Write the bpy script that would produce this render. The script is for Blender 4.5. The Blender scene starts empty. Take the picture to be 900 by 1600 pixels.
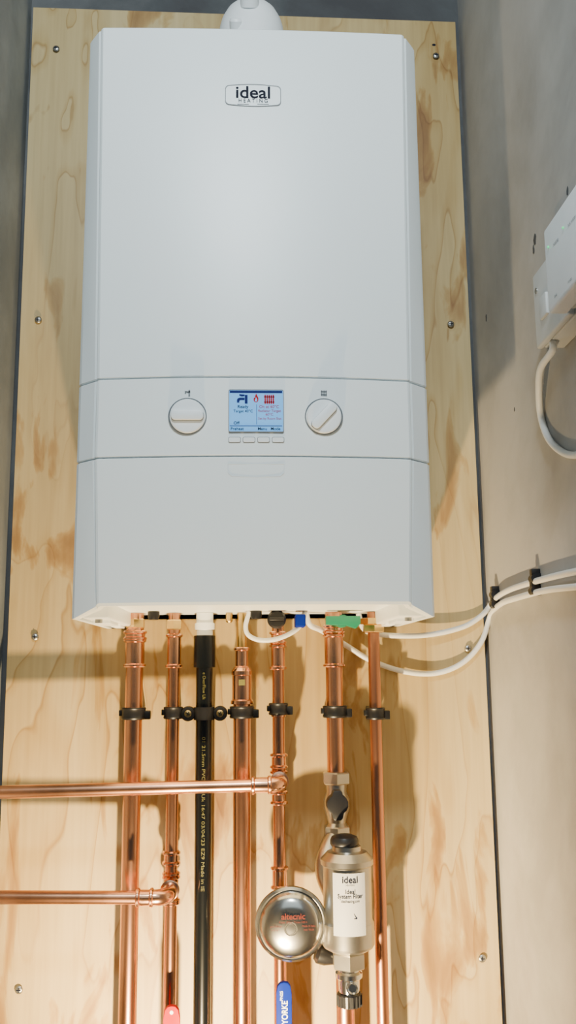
import bpy, bmesh, math, random
from mathutils import Vector, Matrix
sc=bpy.context.scene
col=sc.collection
# ------------------------------------------------------------ camera
F=1400.0
C=Vector((0,-1.23,1.40))
yaw,pit,rol=math.radians(2.6),math.radians(9.8),math.radians(0.5)
fwd=Vector((math.sin(yaw)*math.cos(pit),math.cos(yaw)*math.cos(pit),math.sin(pit)))
r0=Vector((math.cos(yaw),-math.sin(yaw),0)); u0=r0.cross(fwd)
rt=r0*math.cos(rol)-u0*math.sin(rol); up=u0*math.cos(rol)+r0*math.sin(rol)
cam=bpy.data.cameras.new('camera'); co=bpy.data.objects.new('camera',cam); col.objects.link(co)
M=Matrix((rt,up,-fwd)).transposed().to_4x4(); M.translation=C; co.matrix_world=M
cam.sensor_width=36; cam.lens=36*F/1600; cam.clip_start=0.02
sc.camera=co
def ray(px,py): return fwd+rt*((px-450)/F)-up*((py-800)/F)
def P(px,py,y=0.0):
    d=ray(px,py); return C+d*((y-C.y)/d.y)
def PX(px,py,x):
    d=ray(px,py); return C+d*((x-C.x)/d.x)
def Z(py,px=400,y=-0.045): return P(px,py,y).z
# ------------------------------------------------------------ materials
def nt(name):
    m=bpy.data.materials.new(name); m.use_nodes=True
    n=m.node_tree; b=n.nodes['Principled BSDF']; return m,n,b
def mat(name,c,rough=0.5,metal=0.0,var=0.06,scale=30,bump=0.0,emit=0,coat=0,c2=None,stretch=(1,1,1),spec=None):
    m,n,b=nt(name)
    b.inputs['Roughness'].default_value=rough; b.inputs['Metallic'].default_value=metal
    b.inputs['Coat Weight'].default_value=coat
    if spec is not None: b.inputs['Specular IOR Level'].default_value=spec
    tc=n.nodes.new('ShaderNodeTexCoord'); mp=n.nodes.new('ShaderNodeMapping'); mp.inputs['Scale'].default_value=stretch
    no=n.nodes.new('ShaderNodeTexNoise'); no.inputs['Scale'].default_value=scale; no.inputs['Detail'].default_value=4
    n.links.new(tc.outputs['Object'],mp.inputs['Vector']); n.links.new(mp.outputs['Vector'],no.inputs['Vector'])
    cr=n.nodes.new('ShaderNodeValToRGB')
    lo=c2 if c2 else tuple(max(0,x*(1-var*2)) for x in c); hi=c if c2 else tuple(min(1,x*(1+var*0.6)) for x in c)
    cr.color_ramp.elements[0].color=(*lo,1); cr.color_ramp.elements[1].color=(*hi,1)
    cr.color_ramp.elements[0].position=0.3; cr.color_ramp.elements[1].position=0.7
    n.links.new(no.outputs['Fac'],cr.inputs['Fac']); n.links.new(cr.outputs['Color'],b.inputs['Base Color'])
    if emit:
        n.links.new(cr.outputs['Color'],b.inputs['Emission Color']); b.inputs['Emission Strength'].default_value=emit
    if bump:
        bp=n.nodes.new('ShaderNodeBump'); bp.inputs['Strength'].default_value=bump; bp.inputs['Distance'].default_value=0.002
        n.links.new(no.outputs['Fac'],bp.inputs['Height']); n.links.new(bp.outputs['Normal'],b.inputs['Normal'])
    return m
def plywood():
    m,n,b=nt('plywood'); L=n.links.new; N=n.nodes.new
    tc=N('ShaderNodeTexCoord')
    def noise(scl,sc_,det=3,dist=0.0,loc=(0,0,0)):
        mp=N('ShaderNodeMapping'); mp.inputs['Scale'].default_value=scl; mp.inputs['Location'].default_value=loc; L(tc.outputs['Object'],mp.inputs['Vector'])
        a=N('ShaderNodeTexNoise'); a.inputs['Scale'].default_value=sc_; a.inputs['Detail'].default_value=det; a.inputs['Distortion'].default_value=dist
        L(mp.outputs['Vector'],a.inputs['Vector']); return a.outputs['Fac']
    def ramp(f,stops):
        r=N('ShaderNodeValToRGB'); e=r.color_ramp.elements
        e[0].position,e[0].color=stops[0][0],(*stops[0][1],1); e[1].position,e[1].color=stops[-1][0],(*stops[-1][1],1)
        for p,c in stops[1:-1]:
            x=e.new(p); x.color=(*c,1)
        L(f,r.inputs['Fac']); return r.outputs['Color']
    def mul(a,c):
        x=N('ShaderNodeMix'); x.data_type='RGBA'; x.blend_type='MULTIPLY'; x.inputs[0].default_value=1
        L(a,x.inputs[6]); L(c,x.inputs[7]); return x.outputs[2]
    def rings(f,k,stops):
        mu=N('ShaderNodeMath'); mu.operation='MULTIPLY'; L(f,mu.inputs[0]); mu.inputs[1].default_value=k
        si=N('ShaderNodeMath'); si.operation='FRACT'; L(mu.outputs[0],si.inputs[0]); return ramp(si.outputs[0],stops)
    big=noise((1.0,1,0.30),6.0,3.5,0.5)
    r1=rings(big,9,[(0.0,(1,1,1)),(0.7,(1,1,1)),(0.92,(0.90,0.84,0.72)),(0.96,(0.70,0.57,0.40)),(1.0,(1,1,1))])
    base=ramp(noise((1,1,0.25),5,5,0.4),[(0.35,(0.42,0.285,0.105)),(0.5,(0.51,0.375,0.165)),(0.66,(0.56,0.435,0.215))])
    blot=ramp(noise((1.7,1,0.5),10,7,0.9,(3,0,1.7)),[(0.0,(1,1,1)),(0.565,(1,1,1)),(0.595,(0.86,0.75,0.58)),(0.64,(0.70,0.54,0.37)),(0.74,(0.50,0.35,0.21))])
    fine=ramp(noise((1,1,0.04),150,3),[(0.3,(0.87,0.85,0.81)),(0.7,(1,1,1))])
    msk=ramp(noise((1,1,0.5),3.0,2,0,(7,0,2)),[(0.42,(0.25,0.25,0.25)),(0.55,(1,1,1))])
    x=N('ShaderNodeMix'); x.data_type='RGBA'; L(msk,x.inputs[0]); x.inputs[6].default_value=(1,1,1,1); L(r1,x.inputs[7])
    L(mul(mul(mul(base,x.outputs[2]),blot),fine),b.inputs['Base Color']); b.inputs['Roughness'].default_value=0.5
    return m
def concrete(name,c,c2,c3):
    m,n,b=nt(name); L=n.links.new; N=n.nodes.new
    tc=N('ShaderNodeTexCoord')
    a=N('ShaderNodeTexNoise'); a.inputs['Scale'].default_value=4.0; a.inputs['Detail'].default_value=9; a.inputs['Roughness'].default_value=0.6; a.inputs['Distortion'].default_value=0.3
    L(tc.outputs['Object'],a.inputs['Vector'])
    r=N('ShaderNodeValToRGB'); e=r.color_ramp.elements
    e[0].position=0.36; e[0].color=(*c2,1); e[1].position=0.62; e[1].color=(*c3,1); x=e.new(0.5); x.color=(*c,1)
    L(a.outputs['Fac'],r.inputs['Fac'])
    v=N('ShaderNodeTexNoise'); v.inputs['Scale'].default_value=60; v.inputs['Detail'].default_value=5; L(tc.outputs['Object'],v.inputs['Vector'])
    L(r.outputs['Color'],b.inputs['Base Color'])
    bp=N('ShaderNodeBump'); bp.inputs['Strength'].default_value=0.16; bp.inputs['Distance'].default_value=0.003
    L(v.outputs['Fac'],bp.inputs['Height']); L(bp.outputs['Normal'],b.inputs['Normal'])
    b.inputs['Roughness'].default_value=0.8
    return m
m_ply=plywood()
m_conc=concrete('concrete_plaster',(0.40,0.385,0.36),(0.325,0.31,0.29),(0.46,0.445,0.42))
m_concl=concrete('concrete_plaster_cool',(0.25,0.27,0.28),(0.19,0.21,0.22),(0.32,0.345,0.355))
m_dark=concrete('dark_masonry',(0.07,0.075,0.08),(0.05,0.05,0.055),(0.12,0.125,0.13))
m_case=mat('white_enamel',(0.86,0.92,0.93),0.36,0,0.01,4,spec=0.40)
m_core=mat('dark_gap',(0.16,0.16,0.17),0.8)
m_pl=mat('white_plastic',(0.87,0.90,0.91),0.42,0,0.02)
m_ring=mat('grey_outline',(0.16,0.18,0.20),0.5)
m_ink=mat('black_ink',(0.010,0.012,0.025),0.6,spec=0.1)
m_red=mat('red_ink',(0.50,0.012,0.008),0.6,spec=0.1)
m_rust=mat('reddish_print',(0.14,0.025,0.018),0.5,spec=0.1)
m_lcd=mat('lcd_screen',(0.16,0.46,0.90),0.5,0,0.02,8,emit=0.45,spec=0.15)
m_navy=mat('navy_ink',(0.01,0.02,0.16),0.5,spec=0.1)
m_cu=mat('copper',(0.80,0.39,0.22),0.25,1,0.20,22,0.03,stretch=(1,1,0.25))
m_cuf=mat('copper_fitting',(0.88,0.46,0.27),0.20,1,0.12,30,0.05)
m_cud=mat('tarnished_copper',(0.60,0.27,0.155),0.32,1,0.16,18,0.03,stretch=(1,1,0.25))
m_br=mat('brass',(0.78,0.54,0.20),0.25,1,0.10,40)
m_ni=mat('nickel_plate',(0.50,0.47,0.41),0.33,1,0.05,60,0.03)
m_ss=mat('stainless_steel',(0.56,0.54,0.49),0.20,1,0.08,14)
m_cr=mat('chrome',(0.68,0.68,0.66),0.12,1,0.03,30)
m_blk=mat('black_plastic',(0.010,0.010,0.012),0.38,0,0.1,spec=0.4)
m_pvc=mat('black_pvc',(0.004,0.005,0.006),0.22,0,0.1)
m_blue=mat('blue_vinyl',(0.003,0.018,0.24),0.6,spec=0.08)
m_redv=mat('red_vinyl',(0.50,0.002,0.002),0.6,spec=0.08)
m_green=mat('green_plastic',(0.004,0.20,0.11),0.4)
m_wh=mat('white_cable_sheath',(0.80,0.80,0.77),0.4,0,0.02)
m_lab=mat('white_label',(0.52,0.52,0.51),0.5,0,0.01)
m_yel=mat('yellow_print',(0.17,0.155,0.035),0.6)
m_whi=mat('white_print',(0.75,0.80,0.85),0.6)
m_led=mat('green_led',(0.1,0.8,0.3),0.4,emit=0.8)
m_scr=mat('zinc_screw',(0.45,0.45,0.43),0.35,1)
m_pale=mat('pale_groove',(0.72,0.77,0.78),0.4)
# ------------------------------------------------------------ mesh helpers
WL={}
def setpar(o,loc,parent):
    WL[o]=Vector(loc); o.location=loc
    if parent is not None:
        o.parent=parent; o.matrix_parent_inverse=Matrix.Translation(-WL[parent])
def finish(name,bm,mats,parent=None,smooth=True,ang=35,bevel=0,label=None):
    bmesh.ops.recalc_face_normals(bm,faces=bm.faces)
    if bevel:
        es=[e for e in bm.edges if len(e.link_faces)==2 and e.calc_face_angle(0)>math.radians(40)]
        bmesh.ops.bevel(bm,geom=es,offset=bevel,segments=2,affect='EDGES',profile=0.6,clamp_overlap=True)
    vs=[v.co for v in bm.verts]
    c=Vector([(min(v[i] for v in vs)+max(v[i] for v in vs))/2 for i in range(3)])
    for v in bm.verts: v.co-=c
    me=bpy.data.meshes.new(name); bm.to_mesh(me); bm.free()
    if not isinstance(mats,(list,tuple)): mats=[mats]
    for m in mats: me.materials.append(m)
    if smooth:
        for p in me.polygons: p.use_smooth=True
        me.set_sharp_from_angle(angle=math.radians(ang))
    o=bpy.data.objects.new(name,me); col.objects.link(o); setpar(o,c,parent)
    if label: o['label']=label
    return o
def top(o,label,cat,group=None):
    o['label']=label; o['category']=cat
    if group: o['group']=group
    return o
def empty(name,loc,label,cat,group=None):
    e=bpy.data.objects.new(name,None); col.objects.link(e); e.empty_display_size=0.03; setpar(e,Vector(loc),None)
    return top(e,label,cat,group)
def axm(axis):
    return {'Z':Matrix.Identity(3),'Y':Matrix(((1,0,0),(0,0,-1),(0,1,0))),
            'X':Matrix(((0,0,1),(0,1,0),(-1,0,0)))}[axis]
def add_lathe(bm,prof,org,axis='Z',seg=32,mi=0,rot=None,phase=0):
    R=rot if rot is not None else axm(axis); org=Vector(org); rings=[]
    for r,t in prof:
        if r<1e-6: rings.append([bm.verts.new(org+R@Vector((0,0,t)))])
        else: rings.append([bm.verts.new(org+R@Vector((r*math.cos(2*math.pi*i/seg+phase),r*math.sin(2*math.pi*i/seg+phase),t))) for i in range(seg)])
    fs=[]
    for a,b in zip(rings,rings[1:]):
        for i in range(seg):
            j=(i+1)%seg
            if len(a)==1 and len(b)==1: continue
            if len(a)==1: fs.append(bm.faces.new((a[0],b[i],b[j])))
            elif len(b)==1: fs.append(bm.faces.new((a[i],a[j],b[0])))
            else: fs.append(bm.faces.new((a[i],a[j],b[j],b[i])))
    for r in (rings[0],rings[-1]):
        if len(r)>1: fs.append(bm.faces.new(r))
    for f in fs: f.material_index=mi
def lathe(name,prof,org,axis='Z',m=None,parent=None,seg=32,ang=35,label=None,rot=None):
    bm=bmesh.new(); add_lathe(bm,prof,org,axis,seg,0,rot); return finish(name,bm,m,parent,ang=ang,label=label)
def add_box(bm,a,b,mi=0,bev=0,rot=None):
    a=Vector(a); b=Vector(b); c=(a+b)/2; d=b-a
    t=bmesh.new(); bmesh.ops.create_cube(t,size=1)
    for v in t.verts: v.co=Vector((v.co.x*abs(d.x),v.co.y*abs(d.y),v.co.z*abs(d.z)))
    if bev: bmesh.ops.bevel(t,geom=t.edges[:],offset=bev,segments=3,affect='EDGES',profile=0.5,clamp_overlap=True)
    if rot is not None:
        for v in t.verts: v.co=rot@v.co
    mp={}
    for v in t.verts: mp[v]=bm.verts.new(v.co+c)
    for f in t.faces:
        g=bm.faces.new([mp[v] for v in f.verts]); g.material_index=mi
    t.free()
def box(name,a,b,m,parent=None,bev=0.0,label=None,rot=None):
    bm=bmesh.new(); add_box(bm,a,b,0,bev,rot); return finish(name,bm,m,parent,smooth=bev>0,ang=40,label=label)
def smoothpts(pts,n=8):
    pts=[Vector(p) for p in pts]; q=[pts[0]*2-pts[1]]+pts+[pts[-1]*2-pts[-2]]; out=[]
    for i in range(1,len(q)-2):
        a,b,c,d=q[i-1:i+3]
        for k in range(n):
            t=k/n; out.append(0.5*((2*b)+(c-a)*t+(2*a-5*b+4*c-d)*t*t+(3*b-a-3*c+d)*t**3))
    out.append(pts[-1]); return out
def add_tube(bm,pts,r,seg=16,mi=0):
    pts=[Vector(p) for p in pts]; n=len(pts); T=[]
    for i in range(n): T.append((pts[min(i+1,n-1)]-pts[max(i-1,0)]).normalized())
    nrm=T[0].orthogonal().normalized(); rings=[]
    for i in range(n):
        nrm=(nrm-T[i]*nrm.dot(T[i])).normalized(); bn=T[i].cross(nrm)
        rr=r[i] if isinstance(r,(list,tuple)) else r
        rings.append([bm.verts.new(pts[i]+rr*(math.cos(2*math.pi*k/seg)*nrm+math.sin(2*math.pi*k/seg)*bn)) for k in range(seg)])
    for a,b in zip(rings,rings[1:]):
        for k in range(seg):
            j=(k+1)%seg; bm.faces.new((a[k],a[j],b[j],b[k])).material_index=mi
    bm.faces.new(rings[0]).material_index=mi; bm.faces.new(rings[-1]).material_index=mi
def tube(name,pts,r,m,parent=None,seg=16,sm=0,label=None):
    if sm: pts=smoothpts(pts,sm)
    bm=bmesh.new(); add_tube(bm,pts,r,seg); return finish(name,bm,m,parent,ang=50,label=label)
def rrect(w,h,r,n=5):
    out=[]
    for cx,cy,a0 in ((w/2-r,h/2-r,0),(-w/2+r,h/2-r,90),(-w/2+r,-h/2+r,180),(w/2-r,-h/2+r,270)):
        for k in range(n+1):
            a=math.radians(a0+90*k/n); out.append((cx+r*math.cos(a),cy+r*math.sin(a)))
    return out
def add_prism(bm,poly,org,y0,y1,mi=0,R=None):
    org=Vector(org); R=R or Matrix.Identity(3)
    a=[bm.verts.new(org+R@Vector((x,y0,z))) for x,z in poly]; b=[bm.verts.new(org+R@Vector((x,y1,z))) for x,z in poly]
    n=len(poly); bm.faces.new(a).material_index=mi; bm.faces.new(b).material_index=mi
    for i in range(n):
        j=(i+1)%n; bm.faces.new((a[i],a[j],b[j],b[i])).material_index=mi
def prism(name,poly,org,y0,y1,m,parent=None,bevel=0,label=None,R=None):
    bm=bmesh.new(); add_prism(bm,poly,org,y0,y1,0,R); return finish(name,bm,m,parent,ang=40,bevel=bevel,label=label)
def add_frame(bm,outer,inner,org,y0,y1,mi=0):
    org=Vector(org); n=len(outer)
    def mk(p,y): return [bm.verts.new(org+Vector((x,y,z))) for x,z in p]
    o0,o1,i0,i1=mk(outer,y0),mk(outer,y1),mk(inner,y0),mk(inner,y1)
    for i in range(n):
        j=(i+1)%n
        for q in ((o0[i],o0[j],o1[j],o1[i]),(i0[i],i0[j],i1[j],i1[i]),(o0[i],o0[j],i0[j],i0[i]),(o1[i],o1[j],i1[j],i1[i])):
            bm.faces.new(q).material_index=mi
def tgeo(s,size,bold=0,align='CENTER'):
    # built at unit size and scaled down, so the glyph outlines keep their precision
    cu=bpy.data.curves.new('t','FONT'); cu.body=s; cu.size=1.0; cu.align_x=align; cu.align_y='CENTER'; cu.offset=bold
    cu.resolution_u=4
    ob=bpy.data.objects.new('t',cu); col.objects.link(ob); bpy.context.view_layer.update()
    me=bpy.data.meshes.new_from_object(ob.evaluated_get(bpy.context.evaluated_depsgraph_get()))
    vs=[v.co*size for v in me.vertices]; fs=[tuple(p.vertices) for p in me.polygons]
    bpy.data.objects.remove(ob); bpy.data.curves.remove(cu); bpy.data.meshes.remove(me)
    return vs,fs
def add_text(bm,s,org,size,bold=0,align='CENTER',rot=0,wrap=None,xs=1.0,R=None,mi=0):
    vs,fs=tgeo(s,size,bold,align); ca,sa=math.cos(rot),math.sin(rot); nv=[]
    org=Vector(org)
    for v in vs:
        x,y=v.x*xs,v.y; x,y=x*ca-y*sa,x*sa+y*ca
        if wrap: p=Vector((wrap*math.sin(x/wrap),-wrap*math.cos(x/wrap),y))
        else: p=Vector((x,0,y))
        if R is not None: p=R@p
        nv.append(bm.verts.new(org+p))
    for f in fs:
        try: bm.faces.new([nv[i] for i in f]).material_index=mi
        except ValueError: pass
def textobj(name,items,m,parent=None,label=None):
    bm=bmesh.new()
    for it in items: add_text(bm,**it)
    vs=[v.co for v in bm.verts]; c=sum(vs,Vector())/len(vs)
    for v in bm.verts: v.co-=c
    me=bpy.data.meshes.new(name); bm.to_mesh(me); bm.free()
    for q in (m if isinstance(m,list) else [m]): me.materials.append(q)
    o=bpy.data.objects.new(name,me); col.objects.link(o); setpar(o,c,parent)
    if label: o['label']=label
    return o
# ------------------------------------------------------------ setting
XL=P(40,100,0).x; XR=P(748,700,0).x+0.004
Ztop=P(380,23,0).z
YW=-1.0
def struct(o): o['kind']='structure'; return o
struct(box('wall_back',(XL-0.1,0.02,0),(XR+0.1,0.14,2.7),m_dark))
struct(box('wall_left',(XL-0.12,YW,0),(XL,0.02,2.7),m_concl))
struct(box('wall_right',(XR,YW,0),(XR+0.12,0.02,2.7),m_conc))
struct(box('floor',(XL-0.12,-1.9,-0.1),(XR+0.12,0.14,0),m_conc))
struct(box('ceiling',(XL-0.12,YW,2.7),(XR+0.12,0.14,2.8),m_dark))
br=XR-0.006
bm=bmesh.new(); add_prism(bm,[(P(8,1250,0).x,0.001),(br,0.001),(P(711,30,0).x,Ztop-0.004),(P(52,15,0).x,Ztop+0.004)],(0,0,0),0,0.0195)
ply=top(finish('plywood_board',bm,m_ply,smooth=False),'pale yellow-brown plywood backing board fixed to the wall','plywood board')
bm=bmesh.new(); add_lathe(bm,[(0,0.0018),(0.003,0.0016),(0.0048,0.0004),(0.005,0),(0.003,-0.004),(0,-0.006)],(0,0,0),'Y',20)
add_box(bm,(-0.0028,-0.0024,-0.0005),(0.0028,-0.0014,0.0005),1); add_box(bm,(-0.0005,-0.0024,-0.0028),(0.0005,-0.0014,0.0028),1)
scr=finish('screw',bm,[m_scr,m_ink]); pts=[(88,77),(681,88),(60,500),(704,507),(55,995),(731,1013),(30,1546),(753,1497)]
for i,(x,y) in enumerate(pts):
    o=scr if i==0 else scr.copy()
    if i: col.objects.link(o)
    o.location=P(x,y,-0.001); top(o,'small zinc cross-head screw driven into the plywood board','screw','board fixing screws')
random.seed(4)
for i,(x,y,rr) in enumerate(((887,297,0.004),(836,372,0.006),(760,497,0.004),(834,390,0.004),(804,640,0.0025))):
    p=PX(x,y,XR); poly=[]
    for k in range(10):
        a=2*math.pi*k/10; q=rr*random.uniform(0.6,1.2); poly.append((q*0.8*math.cos(a),q*1.3*math.sin(a)))
    struct(prism('wall_hole_%d'%(i+1),poly,(XR-0.0004,p.y,p.z),0,0.0006,m_dark,R=Matrix(((0,1,0),(-1,0,0),(0,0,1)))))  # thin dark patches standing for small holes and broken plaster in the wall
p=P(678,70,-0.0003); top(prism('knot_hole',[(0.003*math.cos(a*0.7),0.002*math.sin(a*0.7)) for a in range(9)],p,0,0.0002,m_ink),'small dark drilled hole in the plywood board','hole')
# ------------------------------------------------------------ boiler
YE=-0.253
xa=(P(135,60,YE).x+P(118,950,YE).x)/2; xb=(P(648,60,YE).x+P(679,950,YE).x)/2
XC=(xa+xb)/2; W=(xb-xa)/2
zt=P(390,42,-0.28).z; zs1=P(400,589.5,-0.285).z; zs2=P(400,713,-0.285).z
zf=P(400,945,-0.28).z; ze=P(399,965,YE).z
boil=empty('boiler',(XC,-0.14,ze),'tall white enamelled wall-hung gas boiler with dials and small screen','boiler')
def wi(z):
    if z>=zs1: return W*(0.865+(z-zs1)/(zt-zs1)*0.035)
    if z>=zs2: return W*0.865
    return W*(0.835+(z-zf)/(zs2-zf)*0.03)
def fyk(k,z):
    t=max(0,(z-zs1)/(zt-zs1)); return -0.286+0.007*t+(0.011-0.008*t)*k*k
def fy(x,z): return fyk((x-XC)/wi(z),z)
def ring(z,inset=0.0,zside=None):
    w=W-inset; a=wi(z)-inset; yf=inset
    pts=[(-w+0.022,-0.002,0),(-w+0.021,-0.002,1),(-w,-0.002,1),(-w,-0.12,1),(-w,YE+0.004+yf,1),(-w+0.003,YE-0.001+yf,1)]
    pts+=[(-a-0.006,-0.2695+yf,.3),(-a-0.0035,-0.2705+yf,.2),(-a-0.0025,-0.2735+yf,.1)]
    n=14
    fr=[(-a+2*a*i/n,fyk(-1+2*i/n,z)+yf,0) for i in range(n+1)]
    right=[(-x,y,s) for x,y,s in reversed(pts)]
    return [(XC+x,y,z if zside is None else z+(zside-z)*s) for x,y,s in pts+fr+right]
def loft(name,rings,m,parent,bevel=0,label=None):
    bm=bmesh.new(); R=[[bm.verts.new(p) for p in r] for r in rings]
    for a,b in zip(R,R[1:]):
        n=len(a)
        for i in range(n): bm.faces.new((a[i],a[(i+1)%n],b[(i+1)%n],b[i]))
    bm.faces.new(R[0]); bm.faces.new(R[-1])
    return finish(name,bm,m,parent,ang=14,label=label)
g=0.0006
loft('front_panel',[ring(zt-0.001,inset=0.002)]+[ring(zt-0.003)]+[ring(zs1+g+0.001+(zt-0.004-zs1-g-0.001)*(1-k/4)) for k in range(1,5)]+[ring(zs1+g,inset=0.001)],m_case,boil,label='large plain white enamelled upper front panel')
loft('control_panel',[ring(zs1-g,inset=0.001),ring(zs1-g-0.001),ring(zs2+g+0.001),ring(zs2+g,inset=0.001)],m_case,boil,label='white control strip with dials and screen')
def rb(z,inset,dz): return [(x,y,zz+dz) for x,y,zz in ring(z,inset=inset,zside=ze)]
zpl=zf+0.006
loft('lower_panel',[ring(zs2-g,inset=0.001),ring(zs2-g-0.001),ring((zs2+zf)/2),rb(zf+0.003,0,0),rb(zf,0.0015,0),rb(zf,0.006,0),ring(zpl,inset=0.007)],m_case,boil,label='white lower front cover with small finger recess')
loft('casing',[ring(zt-0.02,inset=0.004),ring(zf+0.02,inset=0.004)],m_core,boil,label='dark inner chassis seen in panel gaps')
for s in (-1,1):
    bm=bmesh.new()
    add_box(bm,(XC+s*(W-0.038),-0.235,ze+0.001),(XC+s*(W-0.009),-0.012,zpl+0.002),0,0.002)
    add_box(bm,(XC+s*(W-0.034),-0.20,ze-0.003),(XC+s*(W-0.014),-0.14,ze+0.003),0,0.001)
    add_box(bm,(XC+s*(W-0.030),-0.09,ze-0.002),(XC+s*(W-0.018),-0.05,ze+0.003),0,0.001)
    add_lathe(bm,[(0.004,-0.003),(0.004,0.004)],(XC+s*(W-0.024),-0.220,ze),'Z',12,1)
    finish('underside_bracket',bm,[m_pl,m_scr],boil,ang=40,label='pale underside bracket')
# badge
k=1/1300.0
q=P(395.5,149.5,-0.281); YB=fy(q.x,q.z); bp=P(395.5,149.5,YB)
w_,h_=86*k*0.985,33*k*1.0
def bulge(w,h,r,b):
    out=rrect(w,h,r,6); res=[]; n=len(out)
    for i in range(n):
        a=out[i]; c=out[(i+1)%n]; res.append(a)
        if abs(a[1]-c[1])<1e-6 and abs(a[0]-c[0])>w*0.4:
            for t in (0.15,.3,.45,.6,.75,.9):
                s=1 if a[1]>0 else -1
                res.append((a[0]+(c[0]-a[0])*t,a[1]+s*b*math.sin(math.pi*t)))
    return res
bm=bmesh.new(); o_=bulge(w_,h_,0.005,0.0018); i_=[(x*(1-0.0014/w_*1.2),z*(1-0.0014/h_*1.2)) for x,z in o_]
add_prism(bm,i_,bp,-0.0006,0.002,0); add_frame(bm,o_,i_,bp,-0.0009,0.002,1)
badge=finish('badge',bm,[m_case,m_ring],boil,smooth=False,label='thin grey outlined maker badge')
YB2=YB-0.0010
textobj('badge_lettering',[dict(s='ideal',org=P(395.5,145.0,YB2),size=28*k,bold=0.016,xs=1.05),dict(s='H E A T I N G',org=P(395.5,157.4,YB2),size=8.8*k,bold=0.008,xs=0.86)],m_ink,badge,label='dark lettering reading ideal HEATING')
bm=bmesh.new()
for (xa_,xb_) in ((371,389),(402,420)):
    p0=P(xa_,162.6,YB2); p1=P(xb_,162.6,YB2)
    add_box(bm,(p0.x,YB2-0.0001,p0.z-0.0003),(p1.x,YB2+0.0008,p0.z+0.0003))
finish('badge_underline',bm,m_ring,badge,smooth=False)
# dials
kk=1/1385.0
def dial(px,py,ang,lab):
    p=P(px,py,-0.284); y0=fy(p.x,p.z); org=(p.x,y0,p.z)
    bm=bmesh.new(); R=29*kk
    add_lathe(bm,[(R,-0.003),(R,0.0010),(R-0.0008,0.0014),(R-0.0014,0.0008),(R-0.0014,-0.003)],org,'Y',64,1)
    add_lathe(bm,[(R-0.0018,-0.002),(R-0.0018,0.0028),(R-0.003,0.0038),(R-0.006,0.0040),(0,0.0040)],org,'Y',64,0)
    d=finish('dial',bm,[m_pl,m_ring],boil,ang=30,label=lab)
    Rm=Matrix.Rotation(-ang,3,'Y')
    bm=bmesh.new(); poly=rrect(2*R-0.007,0.0105,0.0045,5)
    add_prism(bm,poly,(org[0],y0,org[2]),-0.0085,-0.0038,0,Rm)
    finish('dial_grip',bm,m_pl,d,ang=40,bevel=0.0012)
    bm=bmesh.new(); add_frame(bm,rrect(2*R-0.0060,0.0115,0.005,5),rrect(2*R-0.007,0.0105,0.0045,5),(0,0,0),-0.0003,0.0002)
    for v in bm.verts: v.co=Rm@v.co+Vector((org[0],y0-0.0040,org[2]))
    finish('grip_outline',bm,m_ring,d,smooth=False)
dial(293,651,0,'round white dial with level grip bar'); dial(506,651.5,math.radians(47),'round white dial with slanted grip bar')
bm=bmesh.new(); p=P(293,614,-0.2848)
add_box(bm,(p.x-0.001,p.y,p.z+0.0005),(p.x+0.003,p.y+0.001,p.z+0.002)); add_box(bm,(p.x+0.001,p.y,p.z-0.0035),(p.x+0.0028,p.y+0.001,p.z+0.0035)); add_box(bm,(p.x-0.003,p.y,p.z-0.0002),(p.x-0.0016,p.y+0.001,p.z+0.002)); add_box(bm,(p.x-0.003,p.y,p.z+0.0012),(p.x,p.y+0.001,p.z+0.002))
finish('tap_symbol',bm,m_ring,boil,smooth=False)
bm=bmesh.new(); p=P(506,614,-0.2848)
for i in range(4): add_box(bm,(p.x-0.003+i*0.0017,p.y,p.z-0.003),(p.x-0.003+i*0.0017+0.001,p.y+0.001,p.z+0.003))
add_box(bm,(p.x-0.0033,p.y,p.z+0.0014),(p.x+0.0034,p.y+0.001,p.z+0.002)); add_box(bm,(p.x-0.0033,p.y,p.z-0.002),(p.x+0.0034,p.y+0.001,p.z-0.0014))
finish('radiator_symbol',bm,m_ring,boil,smooth=False)
# display
YD=-0.2872
a=P(358,674,YD); b=P(442,610,YD); dc=((a.x+b.x)/2,YD,(a.z+b.z)/2); dw,dh=b.x-a.x,b.z-a.z
bm=bmesh.new(); add_prism(bm,rrect(dw,dh,0.0012,3),dc,0,0.003,0)
add_frame(bm,rrect(dw+0.0016,dh+0.0016,0.0018,3),rrect(dw,dh,0.0012,3),dc,-0.0004,0.003,1)
disp=finish('display',bm,[m_lcd,m_ring],boil,smooth=False,label='lit pale blue rectangular status screen')
YT=YD-0.0003
def D(x,y): return P(x,y,YT)
def T(s,x,y,cap,**k2): return dict(s=s,org=D(x,y),size=cap*kk*1.38,**k2)
textobj('display_text',[T('Ready',379.5,635.5,4.8,bold=0.012),T('Target 40°C',380,642.4,4.2,bold=0.006),T('Off',369.5,661,4.8,bold=0.012),T('Preheat',370.5,670,4.6,bold=0.010),T('Menu',410,670,4.6,bold=0.010),T('Mode',430.5,670,4.6,bold=0.010)],m_ink,disp,label='dark status wording on the screen')
textobj('display_warning_text',[T('On at 60°C',420.5,635.5,4.6,bold=0.008),T('Radiator Target',421,642,3.9,bold=0.006),T('60°C',421,647.5,4.0,bold=0.006),T('Set by Room Stat',421.5,654,3.6,bold=0.004)],m_red,disp,label='red heating wording on the screen')
bm=bmesh.new()
def pb(bm,x0,y0,x1,y1,mi=0):
    a=D(x0,y1); b=D(x1,y0); add_box(bm,(a.x,YT-0.0001,a.z),(b.x,YT+0.0004,b.z),mi)
pb(bm,359,610.8,441,613.8,0); pb(bm,400.6,632,401.2,663,0); pb(bm,359,665,441,665.5,0)
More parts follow.
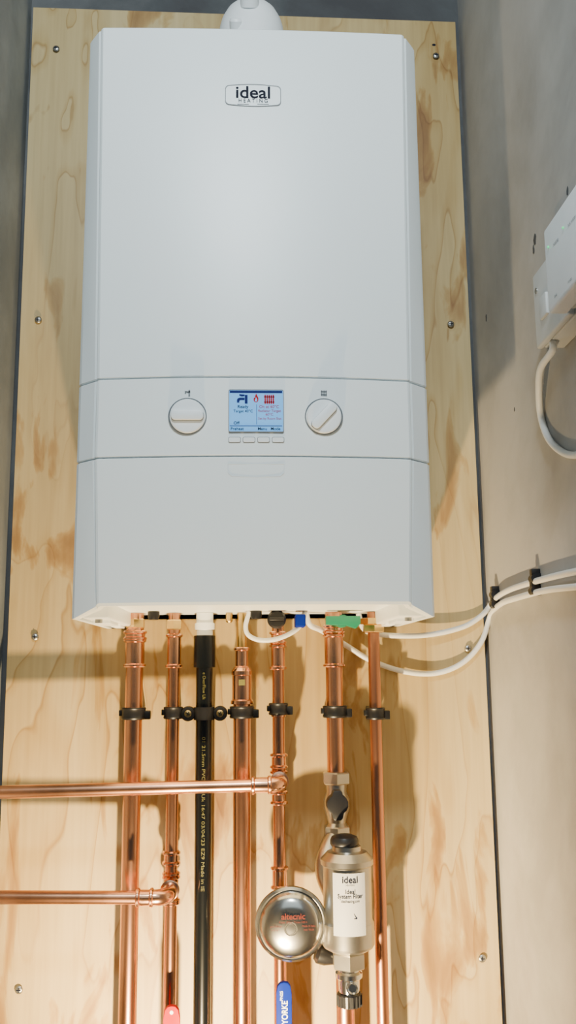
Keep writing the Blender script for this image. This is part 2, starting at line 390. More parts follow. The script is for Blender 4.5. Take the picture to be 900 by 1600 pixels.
def tpoly(pts_,mi=0):
    o_=D(378,623); add_prism(bm,[((x-378)*kk,-(y-623)*kk) for x,y in pts_],(o_.x,YT,o_.z),-0.0001,0.0004,mi)
tpoly([(370.5,629),(370.5,624.5),(372,622.3),(375,621.3),(382,621.3),(382,625),(376,625),(374.2,626),(374,629)])
tpoly([(382.3,617),(386.5,617),(386.5,630.5),(382.3,630.5)])
tpoly([(374,616),(382,616.4),(382,618.6),(378,619.4),(374,618)])
for i in range(5): pb(bm,413.3+i*3.2,617,415.3+i*3.2,631,1)
pb(bm,412.5,619.5,429,620.7,1); pb(bm,412.5,627.5,429,628.7,1)
fl=D(400,622.5); poly=[(0,0.0056),(0.0014,0.0030),(0.0027,0.0005),(0.0026,-0.0022),(0.0012,-0.0042),(-0.0012,-0.0042),(-0.0026,-0.0022),(-0.0026,0),(-0.0012,0.0014),(-0.0008,0.003)]
add_prism(bm,poly,fl,-0.0001,0.0004,1)
add_prism(bm,[(x*0.5,z*0.5-0.0014) for x,z in poly],fl,-0.0002,0.0004,2)
finish('display_icons',bm,[m_navy,m_red,m_lcd],disp,smooth=False,label='tap, flame and radiator icons')
for px in (366.5,389,411.8,434.5):
    p=P(px,687.3,-0.286); y=fy(p.x,p.z)
    bm=bmesh.new(); add_frame(bm,rrect(0.0136,0.0064,0.0018,4),rrect(0.0124,0.0052,0.0014,4),(p.x,y,p.z),-0.0006,0.001,1)
    add_prism(bm,rrect(0.0124,0.0052,0.0014,4),(p.x,y,p.z),-0.0012,0.001,0)
    finish('button',bm,[m_pl,m_ring],boil,ang=40,label='small oblong white push button')
p=P(400,735,-0.286); bm=bmesh.new()
out=[(-0.0305,0.007),(-0.0305,-0.003),(-0.0265,-0.0068),(0,-0.0078),(0.0265,-0.0068),(0.0305,-0.003),(0.0305,0.007)]
inn=[(x*0.985,z*0.955+(0.0003)) for x,z in out]
add_frame(bm,out,inn,(p.x,-0.2861,p.z),-0.0001,0.001,0)
finish('finger_recess',bm,m_pale,boil,ang=30)
# ------------------------------------------------------------ flue
fx=P(393,30,-0.13).x; fz=P(393,44,-0.13).z
fl=empty('flue_elbow',(fx,-0.13,zt),'white plastic flue elbow with test-point cap on top of the boiler','flue')
lathe('flue_turret',[(0.052,zt),(0.052,zt+0.03),(0.045,zt+0.034),(0.045,fz-0.016),(0.0435,fz-0.004),(0.041,fz+0.006),(0.035,fz+0.018),(0.026,fz+0.028),(0.015,fz+0.034),(0,fz+0.036)],(fx,-0.13,0),'Z',m_pl,fl,48,40)
lathe('flue_duct',[(0.036,0.002),(0.036,0.11),(0.036,0.13)],(fx,0.0,fz-0.02),'Y',m_pl,fl,40)
Rc=Matrix.Rotation(math.radians(38),3,'X')
cc=P(390,8,-0.168)
lathe('test_point_cap',[(0.0095,-0.03),(0.010,-0.004),(0.0125,-0.003),(0.0125,0.006),(0.011,0.0075),(0,0.008)],cc,'Z',m_pl,fl,28,30,rot=Rc)
lathe('test_point_cap',[(0.008,-0.02),(0.009,0.004),(0.007,0.007),(0,0.008)],P(369,38,-0.168),'Z',m_pl,fl,24,30,rot=Matrix.Rotation(math.radians(45),3,'X'))
# ------------------------------------------------------------ pipes
YP=-0.045
zbot=Z(1600)-0.12
ztopp=zpl-0.0005
ZFL=0.001
def sleeve_prof(z0,z1,r,t=0.0013):
    b=0.0048
    q=[(r-0.0005,z0),(r+t+0.0004,z0),(r+t+0.0022,z0+b*0.25),(r+t+0.0022,z0+b*0.7),(r+t,z0+b)]
    return q+[(rr,z1-(zz-z0)) for rr,zz in reversed(q)]
def pipe(name,parent,x,r,z0,z1,m=None,y=YP): return lathe('pipe',[(r,z0),(r,z1)],(x,y,0),'Z',m or m_cu,parent,32)
def x_px(x): return 450+x*1190
def sleeve(parent,x,py0,py1,r,m=None,nm='coupling',y=YP):
    return lathe(nm,sleeve_prof(Z(py1,x_px(x),y),Z(py0,x_px(x),y),r),(x,y,0),'Z',m or m_cuf,parent,32,30)
def hexnut(parent,x,z0,z1,r,m,nm='compression_nut',y=YP):
    bm=bmesh.new(); add_lathe(bm,[(r*0.9,z0),(r,z0+0.0015),(r,z1-0.0015),(r*0.9,z1)],(x,y,0),'Z',6,phase=0.5)
    return finish(nm,bm,m,parent,ang=20)
X1=P(206,1250,YP).x; X2=P(269,1250,YP).x; X3=P(318,1250,YP).x; X4=P(378,1250,YP).x; X5=P(436,1250,YP).x; X6=P(524,1150,YP).x; X7=P(590,1250,YP).x
R22,R15=0.0112,0.0078
def zz(py,x): return Z(py,x_px(x))
# P1
e=empty('copper_pipe',(X1,YP,ZFL),'wide copper pipe with soldered coupling dropping from the boiler','copper pipe')
pipe('pipe',e,X1,R22,ZFL,ztopp); sleeve(e,X1,998,1042,R22); hexnut(e,X1,zz(982,X1),zz(966,X1),0.013,m_br)
lathe('coupling',sleeve_prof(zz(1000,X1),zz(985,X1),R22,0.002),(X1,YP,0),'Z',m_cuf,e,32,30)
def branch(e,x,pyc,slx0,slx1,end,yb=-0.098):
    zc=zz(pyc,x)
    lathe('tee',sleeve_prof(zc-0.018,zc+0.018,R15),(x,YP,0),'Z',m_cuf,e,32,30,label='soldered copper tee')
    pe=P(end[0],end[1],yb); ps=Vector((x-0.014,yb,zc)); d=(pe-ps)
    pts=[(x,YP,zc),(x,yb+0.018,zc)]
    for k in range(1,9):
        a=math.pi/2*k/8; pts.append((x-0.015*(1-math.cos(a)),yb+0.015-0.015*math.sin(a),zc))
    pts.append((x-0.03,yb,zc+(pe.z-zc)*0.02))
    tube('elbow',pts,R15+0.0015,m_cuf,e,24)
    bmj=bmesh.new(); add_lathe(bmj,[(R15+0.001,0),(R15+0.004,0.001),(R15+0.004,0.004),(R15+0.001,0.005)],(x,YP-0.0145,zc),'Y',28)
    finish('elbow_collar',bmj,m_cuf,e,ang=30)
    q=d.normalized().to_track_quat('Z','Y').to_matrix()
    l=(P(slx1,pyc,yb).x-P(slx0,pyc,yb).x); t0=(x-0.014)-P(slx1,pyc,yb).x
    o2=ps+d.normalized()*t0
    bm2=bmesh.new(); add_lathe(bm2,sleeve_prof(0,l,R15),o2,'Z',28,rot=q); finish('coupling',bm2,m_cuf,e,ang=30)
    tl=(ps.x-(XL+0.002))/(-d.normalized().x)
    tube('branch_pipe',[ps+d.normalized()*0.01,pe,ps+d.normalized()*tl],R15,m_cu,e,28,label='horizontal copper branch pipe')
LV=zbot+0.057
e=empty('copper_pipe',(X2,YP,LV),'narrow copper pipe with tee branch low down','copper pipe')
pipe('pipe',e,X2,R15,LV,ztopp); sleeve(e,X2,990,1043,R15); hexnut(e,X2,zz(984,X2),zz(968,X2),0.0105,m_br)
sleeve(e,X2,1328,1350,R15); sleeve(e,X2,1366,1412,R15); branch(e,X2,1384,213,240,(-6,1402))
# P3 waste
e=empty('condensate_pipe',(X3,YP,ZFL),'glossy black plastic condensate pipe with yellow printed writing','condensate pipe')
lathe('pipe',[(0.0108,ZFL),(0.0108,zz(1000,X3))],(X3,YP,0),'Z',m_pvc,e,32)
lathe('pipe_socket',[(0.011,zz(1043,X3)),(0.0142,zz(1042,X3)),(0.0142,zz(993,X3)),(0.011,zz(992,X3))],(X3,YP,0),'Z',m_pvc,e,32,label='black push-fit socket')
lathe('outlet_spigot',[(0.0105,zz(1000,X3)),(0.0105,zz(984,X3)),(0.013,zz(983,X3)),(0.013,zz(974,X3)),(0.011,zz(973,X3)),(0.011,ztopp)],(X3,YP,0),'Z',m_pl,e,28,label='white plastic outlet spigot')
z_=lambda a,b:(zz(a,X3)+zz(b,X3))/2
for s_,a_,b_,sz in (('e OverFlow Uk',1050,1092,0.0058),('01 21.5mm PVC-U',1150,1228,0.0060),('Uk 16:47 03/04/23 EZ9 Made in IE',1238,1388,0.0060)):
    vs_,_=tgeo(s_,sz); wd=max(v.x for v in vs_)-min(v.x for v in vs_); L_=zz(a_,X3)-zz(b_,X3)
    textobj('printed_writing',[dict(s=s_,org=(X3,YP,z_(a_,b_)),size=sz,bold=-0.010,rot=-math.pi/2,wrap=0.01095,xs=L_/wd)],m_yel,e)
# P4
e=empty('copper_pipe',(X4,YP,ZFL),'wide copper pipe reduced through stacked fittings to a brass tail','copper pipe')
pipe('pipe',e,X4,R22,ZFL,zz(1060,X4))
lathe('brass_tail',[(0.0062,zz(1020,X4)),(0.0062,ztopp)],(X4,YP,0),'Z',m_br,e,24)
sleeve(e,X4,1011,1046,0.0072)
lathe('reducer',[(0.0085,zz(1040,X4)),(0.011,zz(1043,X4)),(0.0135,zz(1048,X4)),(0.0135,zz(1054,X4)),(0.0125,zz(1055,X4)),(0.0125,zz(1092,X4)),(0.0145,zz(1094,X4)),(0.0145,zz(1099,X4)),(0.011,zz(1100,X4))],(X4,YP,0),'Z',m_cuf,e,32,30)
box('fitting_tag',(X4-0.004,YP-0.0135,zz(1070,X4)),(X4+0.004,YP-0.012,zz(1061,X4)),m_yel,e)
# P5
e=empty('copper_pipe',(X5,YP,LV),'narrow copper pipe with tee, long branch and stacked couplings','copper pipe')
pipe('pipe',e,X5,R15,LV,ztopp); sleeve(e,X5,986,1006,R15); sleeve(e,X5,1006,1046,R15); sleeve(e,X5,1176,1208,R15); sleeve(e,X5,1203,1256,R15)
sleeve(e,X5,1352,1388,R15); branch(e,X5,1217,392,424,(-6,1238))
lathe('pipe_band',[(R15,zz(1120,X5)),(R15+0.0016,zz(1119,X5)),(R15+0.0016,zz(1115,X5)),(R15,zz(1114,X5))],(X5,YP,0),'Z',m_cuf,e,28)
# P6
e=empty('copper_pipe',(X6,YP,ZFL),'wide copper pipe feeding the nickel filter and its valves','copper pipe')
pipe('pipe',e,X6,R22,zz(1210,X6),ztopp); sleeve(e,X6,976,990,R22); sleeve(e,X6,990,1042,R22)
xlow=P(540,1590,YP).x
lathe('pipe',[(R22,ZFL),(R22,zz(1480,X6))],(xlow,YP,0),'Z',m_cud,e,32)
v=empty('isolating_valve',(X6,YP,zz(1310,X6)),'nickel isolating valve with black knob above the filter','valve')
hexnut(v,X6,zz(1224,X6),zz(1205,X6),0.0185,m_ni)
lathe('valve_body',[(0.012,zz(1312,X6)),(0.0145,zz(1305,X6)),(0.0145,zz(1290,X6)),(0.0115,zz(1284,X6)),(0.013,zz(1275,X6)),(0.0165,zz(1262,X6)),(0.0165,zz(1248,X6)),(0.013,zz(1236,X6)),(0.0135,zz(1224,X6))],(X6,YP,0),'Z',m_ni,v,32,30)
hexnut(v,X6,zz(1310,X6),zz(1289,X6),0.0175,m_ni)
zk=zz(1254,X6)
lathe('valve_stem',[(0.006,0.01),(0.006,0.03)],(X6,YP,zk),'Y',m_cr,v,20)
kb=P(527,1256,-0.08)
poly=[(-0.0038,0.0165),(0.0038,0.0165),(0.0058,0.0145),(0.0068,0.0105),(0.0105,0.0075),(0.0132,0.003),(0.0132,-0.003),(0.0110,-0.0075),(0.0075,-0.0105),(0.0062,-0.0165),(0.004,-0.0190),(-0.004,-0.0190),(-0.0062,-0.0165),(-0.0075,-0.0105),(-0.0110,-0.0075),(-0.0132,-0.003),(-0.0132,0.003),(-0.0105,0.0075),(-0.0068,0.0105),(-0.0058,0.0145)]
prism('valve_knob',poly,(kb.x,-0.075,kb.z),-0.012,0.006,m_blk,v,bevel=0.0015,label='black plastic knob')
# P7
e=empty('copper_pipe',(X7,YP,ZFL),'narrow reddish copper gas pipe with brass compression nut','copper pipe')
pipe('pipe',e,X7,R15,ZFL,ztopp,m_cud); hexnut(e,X7,zz(988,X7),zz(975,X7),0.0150,m_br)
lathe('compression_nut',[(0.012,zz(976,X7)),(0.0180,zz(975,X7)),(0.0180,zz(966,X7)),(0.012,zz(965,X7))],(X7,YP,0),'Z',m_br,e,6)
def knob(px,py,r,m,lab):
    p=P(px,py,-0.075)
    bm=bmesh.new(); add_lathe(bm,[(r*0.5,-0.02),(r*0.5,0),(r,0.001),(r,0.008),(r*0.8,0.011),(0,0.011)],p,'Y',24)
    add_box(bm,(p.x-r*0.8,p.y-0.016,p.z-0.002),(p.x+r*0.8,p.y-0.009,p.z+0.002),0,0.001)
    return top(finish('stop_tap',bm,m,ang=35),lab,'tap')
knob(432,968,0.0120,m_blk,'round black plastic tap knob under the boiler')
b=P(469,971,-0.085); top(box('stop_tap',(b.x-0.006,b.y-0.004,b.z-0.007),(b.x+0.007,b.y+0.03,b.z+0.009),m_blue,bev=0.002),'small blue plastic tap handle under the boiler','tap')
b=P(536,970,-0.085); bm=bmesh.new(); add_prism(bm,[(-0.022,0.006),(0.022,0.006),(0.022,-0.004),(0.016,-0.010),(0.004,-0.006),(-0.022,-0.005)],b,-0.004,0.008); add_lathe(bm,[(0.008,-0.03),(0.008,0.0)],b,'Y',16)
top(finish('stop_tap',bm,m_green,ang=35,bevel=0.001),'green plastic tap handle under the boiler','tap')
b=P(358,968,YP); top(lathe('drain_tail',[(0.003,b.z-0.004),(0.0045,b.z-0.002),(0.0045,ztopp)],(b.x,YP,0),'Z',m_br,None,16),'thin brass tail beneath the boiler','brass tail')
for px in (240,400):
    b=P(px,964,-0.08); top(lathe('rubber_grommet',[(0.006,-0.004),(0.0075,0),(0.0075,0.006)],(b.x,-0.08,zpl-0.0065),'Z',m_blk,None,20),'small black rubber grommet on the boiler underside','grommet')
def clip(x,r,py,grp='black pipe clips'):
    z=zz(py,x); h=0.0075; bm=bmesh.new(); Ro=r+0.0042; seg=28
    add_lathe(bm,[(r+0.0002,z-h),(Ro,z-h),(Ro+0.0008,z-h+0.002),(Ro,z-h+0.004),(Ro,z+h-0.003),(Ro+0.0008,z+h-0.0015),(Ro,z+h),(r+0.0002,z+h)],(x,YP,0),'Z',seg)
    add_box(bm,(x-r*0.9,YP+r*0.9,z-h),(x+r*0.9,-0.0005,z+h),0,0.001)
    add_box(bm,(x+r*0.8,YP-0.005,z-h),(x+Ro+0.0065,YP+0.004,z+h-0.004),0,0.0012)
    add_box(bm,(x-Ro-0.003,YP-0.004,z-h*0.4),(x-r*0.8,YP+0.004,z+h*0.6),0,0.001)
    o=finish('pipe_clip',bm,m_blk,ang=35); return top(o,'black plastic hinged pipe clip gripping a pipe','pipe clip',grp)
clip(X1,R22,1114); clip(X2,R15,1113); clip(X4,R22,1112); clip(X5,R15,1107); clip(X6,R22,1111); clip(X7,R15,1114)
z=zz(1114,X3); bm=bmesh.new()
add_lathe(bm,[(0.011,z-0.008),(0.0135,z-0.008),(0.0135,z+0.008),(0.011,z+0.008)],(X3,YP,0),'Z',28)
for s in (-1,1):
    add_box(bm,(X3+s*0.010,YP-0.003,z-0.006),(X3+s*0.02,YP+0.005,z+0.006),0,0.001)
    add_lathe(bm,[(0.0095,-0.006),(0.0095,0.005),(0.0085,0.006),(0,0.006)],(X3+s*0.0205,YP,z),'Y',24)
    add_lathe(bm,[(0.0045,0.005),(0.0045,0.0064),(0.003,0.0070),(0,0.0070)],(X3+s*0.0205,YP,z),'Y',20,1)
    for R_ in (Matrix.Rotation(0.5,3,'Y'),Matrix.Rotation(0.5+math.pi/2,3,'Y')):
        add_box(bm,(X3+s*0.0205-0.003,YP-0.0076,z-0.0006),(X3+s*0.0205+0.003,YP-0.0066,z+0.0006),0,0,R_)
add_box(bm,(X3-0.012,YP+0.01,z-0.008),(X3+0.012,-0.0005,z+0.008),0,0.001)
top(finish('pipe_saddle',bm,[m_blk,m_br],ang=35),'black plastic saddle clip with two brass screws','pipe clip')
# ------------------------------------------------------------ filter
YF=-0.098
xf=P(543,1400,YF).x
def zf_(py): return Z(py,543,YF)
f=empty('system_filter',(xf,YF,zf_(1480)),'nickel cylindrical magnetic system filter with white label','water filter')
RB=0.0305
lathe('filter_body',[(0.012,zf_(1488)),(0.022,zf_(1484)),(RB-0.001,zf_(1478)),(RB+0.0006,zf_(1474)),(RB+0.0006,zf_(1440)),(RB-0.001,zf_(1437)),(RB-0.0015,zf_(1434)),(RB-0.0015,zf_(1352)),(RB+0.0012,zf_(1349)),(RB+0.0012,zf_(1341)),(RB-0.001,zf_(1338)),(0.024,zf_(1330)),(0.0175,zf_(1328)),(0.0172,zf_(1321)),(0.012,zf_(1320))],(xf,YF,0),'Z',m_ni,f,56,25)
xn=P(538,1318,YF).x
lathe('filter_collar',[(0.0145,zf_(1336)),(0.0145,zf_(1318)),(0.012,zf_(1316))],(xn,YF,0),'Z',m_cr,f,28)
lathe('filter_cap',[(0.0160,zf_(1321)),(0.0172,zf_(1318)),(0.0172,zf_(1312)),(0.0155,zf_(1307)),(0.01,zf_(1304)),(0,zf_(1303))],(xn,YF,0),'Z',m_blk,f,28,label='black plastic top cap')
hp=[Vector((X6,YP,zz(1305,X6))),P(517,1325,-0.055),P(511,1345,-0.065),P(512,1368,-0.075),P(522,1392,-0.085),P(532,1405,-0.09)]
tube('filter_inlet',hp,0.0145,m_ni,f,24,sm=6,label='curved nickel inlet')
bm=bmesh.new(); za,zb2=zf_(1452),zf_(1356); rl=RB-0.0015+0.0004+0.0018; n=16; a0,a1=-0.68,0.62
vr=[[bm.verts.new((xf+rl*math.sin(a0+(a1-a0)*i/n),YF-rl*math.cos(a0+(a1-a0)*i/n),zq)) for i in range(n+1)] for zq in (za,zb2)]
for i in range(n): bm.faces.new((vr[0][i],vr[0][i+1],vr[1][i+1],vr[1][i]))
lab=finish('filter_label',bm,m_lab,f,label='white printed label')
rw=rl+0.0003
def FT(s,py,cap,bold=0,xs=1): return dict(s=s,org=(xf,YF,zf_(py)),size=cap/1240*1.38,bold=bold,wrap=rw,xs=xs)
textobj('label_text',[FT('ideal',1366,9.4,0.018),FT('HEATING',1374,2.2,0),FT('Ideal',1384,6.0,0.014),FT('System Filter',1391.2,6.2,0.014,xs=0.84),FT('idealheating.com',1398.5,4.0,0.006,xs=0.75)],m_ink,lab)
bm=bmesh.new()
add_frame(bm,[(0,0.0036),(-0.0038,-0.003),(0.0038,-0.003)],[(0,0.0022),(-0.0025,-0.0022),(0.0025,-0.0022)],(P(553,1421,YF-rw).x,YF-rw*0.97,zf_(1421)),-0.0004,0.0003)
finish('label_symbol',bm,m_ink,lab,smooth=False)
xv=P(545,1520,YF).x
v=empty('drain_valve',(xv,YF,zf_(1575)),'chrome drain valve with ribbed black cap under the filter','valve')
hexnut(v,xv,zf_(1512),zf_(1486),0.0205,m_ni,y=YF)
lathe('valve_body',[(0.008,zf_(1556)),(0.0115,zf_(1552)),(0.0125,zf_(1540)),(0.0125,zf_(1530)),(0.016,zf_(1526)),(0.016,zf_(1519)),(0.0125,zf_(1516)),(0.0125,zf_(1508))],(xv,YF,0),'Z',m_cr,v,32,30)
lathe('valve_screw',[(0.0075,0.008),(0.0075,0.0145),(0.006,0.016),(0.0045,0.0145),(0,0.0145)],(P(549,1540,YF).x,YF,zf_(1538)),'Y',m_cr,v,24)
bm=bmesh.new(); zc0,zc1=zf_(1572),zf_(1551)
add_lathe(bm,[(0.011,zc0),(0.0135,zc0+0.001),(0.0145,zc1-0.001),(0.0135,zc1),(0,zc1)],(xv,YF,0),'Z',32)
for i in range(18):
    a=2*math.pi*i/18; cx,cy=xv+0.0142*math.cos(a),YF+0.0142*math.sin(a); add_box(bm,(cx-0.0009,cy-0.0009,zc0+0.001),(cx+0.0009,cy+0.0009,zc1-0.001))
finish('drain_cap',bm,m_blk,v,ang=30,label='ribbed black plastic cap')
lathe('valve_link',[(0.012,0.0),(0.0135,0.004),(0.0135,0.02),(0.012,0.04)],(xv,YP,zf_(1498)),'Y',m_ni,v,24)
b=P(503,1490,YP-0.02); bm=bmesh.new(); add_lathe(bm,[(0.006,-0.02),(0.012,-0.006),(0.0125,0.004),(0.009,0.008),(0,0.008)],b,'X',24,rot=Matrix.Rotation(math.radians(-70),3,'Y')); add_box(bm,b+Vector((-0.006,-0.004,-0.009)),b+Vector((0.02,0.004,0.003)),0,0.002)
finish('valve_knob',bm,m_blk,v,ang=35,label='black plastic knob')
# ------------------------------------------------------------ vessel
YV=-0.10
c0=P(455,1443,YV)
v=empty('pressure_vessel',(c0.x,YV,c0.z-0.044),'shiny stainless steel domed mini pressure vessel on the copper pipe','pressure vessel')
Rt=Matrix.Rotation(math.radians(-4),3,'Z')@Matrix.Rotation(math.radians(3),3,'X')@axm('Y')
RV=0.0432
lathe('vessel_shell',[(0.008,-0.045),(0.008,-0.028),(0.02,-0.026),(0.036,-0.016),(RV-0.002,-0.004),(RV,0),(RV-0.0006,0.003),(RV-0.0035,0.0055),(RV-0.0052,0.0050),(RV-0.0060,0.0060),(RV-0.0075,0.0095),(RV-0.0105,0.0130),(RV-0.015,0.0155),(0.022,0.0178),(0.012,0.0192),(0.0078,0.0196),(0.0072,0.0190),(0.0062,0.0190),(0.0056,0.0197),(0.003,0.0198),(0,0.0199)],c0,'Y',m_ss,v,72,28,rot=Rt)
org=c0+Rt@Vector((0,0,0.0215))
textobj('vessel_lettering',[dict(s='altecnic',org=org+Vector((0.003,0,0.0140)),size=0.0092,bold=0.016)],m_rust,v,label='dark red lettering reading altecnic')
for s_,dx_,dz_ in (('P.max 10 bar  T.max 100 C',0.003,0.0078),('pre 3.0 bar',-0.017,0.0035),('V 0.16 l',-0.018,-0.0005),('Made in Italy',0.021,0.0035),('cod. 5520',0.021,-0.0005)):
    textobj('vessel_small_print',[dict(s=s_,org=org+Vector((dx_,0.0004,dz_)),size=0.0030)],m_rust,v)
# ------------------------------------------------------------ lever valves
def lever(x,pxc,pytop,w,m,lab,txt=False):
    yl=-0.088; p=P(pxc,pytop,yl); zt_=p.z
    v=empty('lever_valve',(x,YP,ZFL),lab,'valve')
    lathe('valve_tail',[(R15,ZFL),(R15,zbot+0.002)],(x,YP,0),'Z',m_cu,v,28,label='copper pipe tail')
    bm=bmesh.new(); add_lathe(bm,[(0.009,zbot),(0.013,zbot+0.004),(0.013,zbot+0.02),(0.017,zbot+0.03),(0.013,zbot+0.042),(0.013,zbot+0.055),(0.009,zbot+0.0565)],(x,YP,0),'Z',24); add_lathe(bm,[(0.006,0.0),(0.006,0.045)],(x,YP,zbot+0.03),'Y',16)
    finish('valve_body',bm,m_ni,v,ang=30)
    L_=zt_-(zbot+0.03)
    poly=[(-w/2,-L_),(-w/2,-w*0.7),(-w*0.42,-w*0.25),(-w*0.25,-w*0.05),(0,0),(w*0.25,-w*0.05),(w*0.42,-w*0.25),(w/2,-w*0.7),(w/2,-L_)]
    l=prism('lever_handle',poly,(p.x,yl,zt_),-0.004,0.004,m,v,bevel=0.002)
    if txt:
        textobj('lever_text',[dict(s='YORKE',org=(p.x+0.001,yl-0.0043,P(pxc,1580,yl).z),size=0.0100,bold=0.016,rot=math.pi/2,xs=0.80)],m_whi,l)
        textobj('lever_size_text',[dict(s='PN25',org=(p.x-0.003,yl-0.0043,P(pxc,1554,yl).z),size=0.0048,bold=0.008,rot=math.pi/2)],m_whi,l)
    else:
        o=P(pxc,1580,yl); bm=bmesh.new(); add_lathe(bm,[(0.0022,-0.002),(0.0022,0.0045)],(o.x,yl,o.z),'Y',16); finish('lever_mark',bm,m_whi,l)
lever(X5,443.5,1533,0.0185,m_blue,'lever valve with blue vinyl handle and white lettering',True)
lever(X2,268.5,1570,0.0195,m_redv,'lever valve with red vinyl handle')
# ------------------------------------------------------------ cables
def wallp(px,py,off=0.006): return PX(px,py,XR-off)
def hang(px,y): q=P(px,960,y); return Vector((q.x,y,zpl-0.001))
rc=0.0036
p_end=[wallp(778,932),wallp(800,920),wallp(845,906),wallp(900,893),wallp(960,884)]
c1=tube('cable',[hang(560,-0.020),P(568,982,-0.020),P(585,989,-0.020),P(612,993,-0.018),P(668,992,-0.014),P(722,980,-0.010),P(752,962,-0.008),P(768,943,-0.008)]+p_end,rc,m_wh,sm=8)
top(c1,'white flex looping from the boiler to clips on the concrete wall','cable','white power cables')
c2=tube('cable',[hang(478,-0.055),P(484,976,-0.052),P(500,984,-0.035),P(520,995,-0.022),P(540,1008,-0.016),P(580,1032,-0.012),P(630,1049,-0.008),P(680,1052,-0.007),P(722,1036,-0.007),P(752,1003,-0.007),P(767,960,-0.007),wallp(782,944),wallp(802,936),wallp(850,923),wallp(900,917),wallp(960,912)],rc,m_wh,sm=8)
top(c2,'white flex drooping lowest beneath the boiler before reaching the clips','cable','white power cables')
c3=tube('cable',[hang(390,-0.08),P(384,977,-0.08),P(388,992,-0.08),P(405,1000,-0.08),P(430,999,-0.08),P(455,989,-0.075),P(470,976,-0.07),hang(476,-0.065)],0.0030,m_wh,sm=8)
top(c3,'short thin white cable loop under the boiler','cable')
for px,py in ((779,929),(779,944),(843,904),(843,923)):
    p=wallp(px,py,0); bm=bmesh.new(); cx=XR-0.006
    pts=[(0.0055*math.cos(a),0.0055*math.sin(a)) for a in [math.pi*(k/8)+math.pi/2 for k in range(9)]]
    poly=[(0.006,0.0055)]+pts+[(0.006,-0.0055)]
    add_prism(bm,poly,(cx,p.y,p.z),-0.006,0.006)
    add_box(bm,(XR-0.010,p.y-0.005,p.z+0.004),(XR,p.y+0.005,p.z+0.011),0,0.001)
    top(finish('cable_clip',bm,m_blk,ang=35),'black nail-in cable clip on the concrete wall','cable clip','black cable clips')
# ------------------------------------------------------------ outlet and receiver
XS=XR-0.030
s0=PX(832,432,XS); s1=PX(838,546,XS); s2=PX(888,500,XS)
sy0=s1.y; sy1=s2.y
out=empty('wall_outlet',(XR,(sy0+sy1)/2,s1.z),'white square surface-mounted wiring outlet on the concrete wall','electrical outlet')
m_outl=mat('grey_white_plastic',(0.60,0.61,0.60),0.4,0,0.02)
box('back_box',(XS+0.008,sy1+0.001,s1.z+0.001),(XR,sy0-0.001,s0.z-0.001),m_outl,out,0.002)
box('face_plate',(XS,sy1,s1.z),(XS+0.0075,sy0,s0.z),m_outl,out,0.0025)
ms=(s1.z+s0.z)/2
box('rocker_switch',(XS-0.003,sy0-0.045,s1.z+0.022),(XS+0.001,sy0-0.025,s1.z+0.045),m_outl,out,0.001)
bm=bmesh.new(); add_lathe(bm,[(0.003,0),(0.003,0.001)],(XS,sy0-0.011,ms+0.02),'Z',14,rot=Matrix.Rotation(-math.pi/2,3,'Y'))
finish('plate_screw',bm,m_scr,out)
XQ=XR-0.056
q0=PX(848,362,XQ); q1=PX(857,491,XQ)
ry0=(q0.y+q1.y)/2; ry1=ry0-0.16
rc_=empty('wireless_receiver',(XR,ry0-0.08,q1.z),'slim white heating receiver box with green status light','thermostat receiver')
box('receiver_back',(XQ+0.016,ry1+0.004,q1.z+0.004),(XS-0.0005,ry0-0.004,q0.z-0.004),m_outl,rc_,0.002)
box('receiver_mount',(XS-0.002,ry1+0.02,s0.z+0.006),(XR,ry0-0.02,q0.z-0.008),m_outl,rc_,0.002)
rf=box('receiver_case',(XQ,ry1,q1.z),(XQ+0.018,ry0,q0.z),m_pl,rc_,0.003)
def rx(px,py): return PX(px,py,XQ-0.0004)
Rx=Matrix(((0,1,0),(-1,0,0),(0,0,1)))
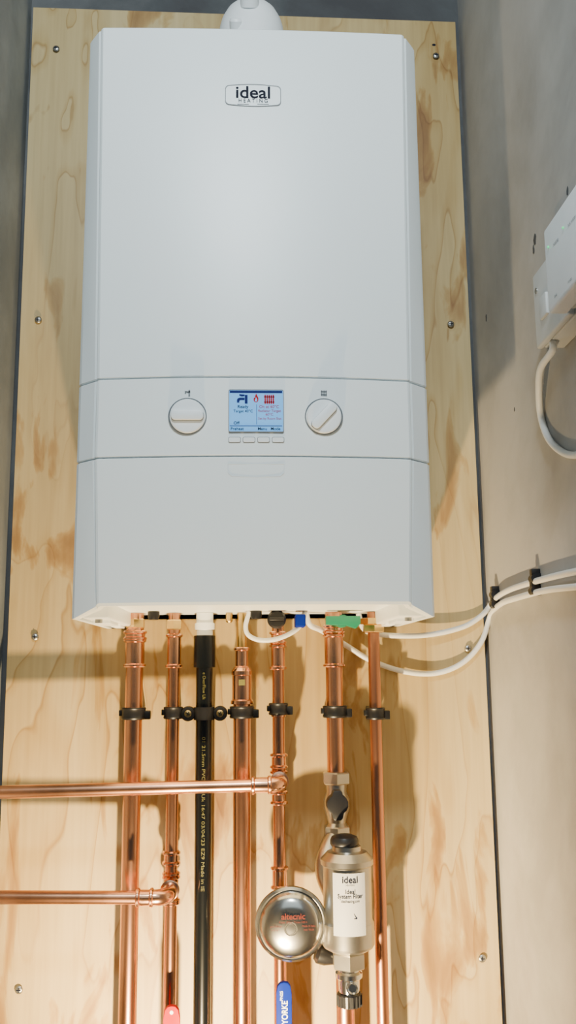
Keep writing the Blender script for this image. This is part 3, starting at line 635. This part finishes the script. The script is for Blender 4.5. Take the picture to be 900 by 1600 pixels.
for lx_,ly_ in ((857,386),(880,356)):
    bm=bmesh.new(); add_lathe(bm,[(0.0011,0),(0.0011,0.001),(0,0.0012)],rx(lx_,ly_),'Z',14,rot=Matrix.Rotation(-math.pi/2,3,'Y')); finish('status_light',bm,m_led,rf,label='glowing green status light')
for s_,x_,y_ in (('heating',868,378),('hot water',893,345),('link',868,462),('reset',890,438)):
    textobj('receiver_lettering',[dict(s=s_,org=rx(x_,y_),size=0.0046,R=Rx)],m_ring,rf)
c4=tube('cable',[(XR-0.02,s1.y-0.02,s1.z+0.005),(XR-0.02,s1.y-0.02,s1.z-0.008),PX(845,575,XR-0.018),PX(842,610,XR-0.012),PX(845,650,XR-0.0045),PX(857,685,XR-0.0040),PX(878,706,XR-0.0040),PX(902,711,XR-0.0040),PX(940,700,XR-0.0040)],0.0038,m_wh,sm=8)
top(c4,'white flex hanging from the outlet against the concrete wall','cable')
# ------------------------------------------------------------ lights
def area(name,loc,tgt,sx,sy,e,c):
    l=bpy.data.lights.new(name,'AREA'); l.shape='RECTANGLE'; l.size=sx; l.size_y=sy; l.energy=e; l.color=c
    o=bpy.data.objects.new(name,l); col.objects.link(o); o.location=loc
    o.rotation_euler=(Vector(tgt)-Vector(loc)).to_track_quat('-Z','Y').to_euler(); return o
area('ceiling_lamp',(-0.04,-1.55,2.66),(0.02,-0.2,1.7),0.12,0.12,22,(0.87,0.97,1.0))
area('window_light',(0,-2.6,2.6),(0,-0.2,1.8),2.4,1.6,13,(0.76,0.92,1.0))
l=bpy.data.lights.new('work_lamp','SPOT'); l.energy=82; l.color=(1.0,0.75,0.40); l.shadow_soft_size=0.010
l.spot_size=math.radians(118); l.spot_blend=0.85
lx=P(290,1500,-0.37).x
o=bpy.data.objects.new('work_lamp',l); col.objects.link(o); o.location=(lx,-0.40,C.z-0.60)
o.rotation_euler=(Vector((lx+0.06,0,1.10))-Vector(o.location)).to_track_quat('-Z','Y').to_euler()
w=bpy.data.worlds.new('world'); sc.world=w; w.use_nodes=True
w.node_tree.nodes['Background'].inputs[0].default_value=(0.55,0.66,0.75,1); w.node_tree.nodes['Background'].inputs[1].default_value=0.09
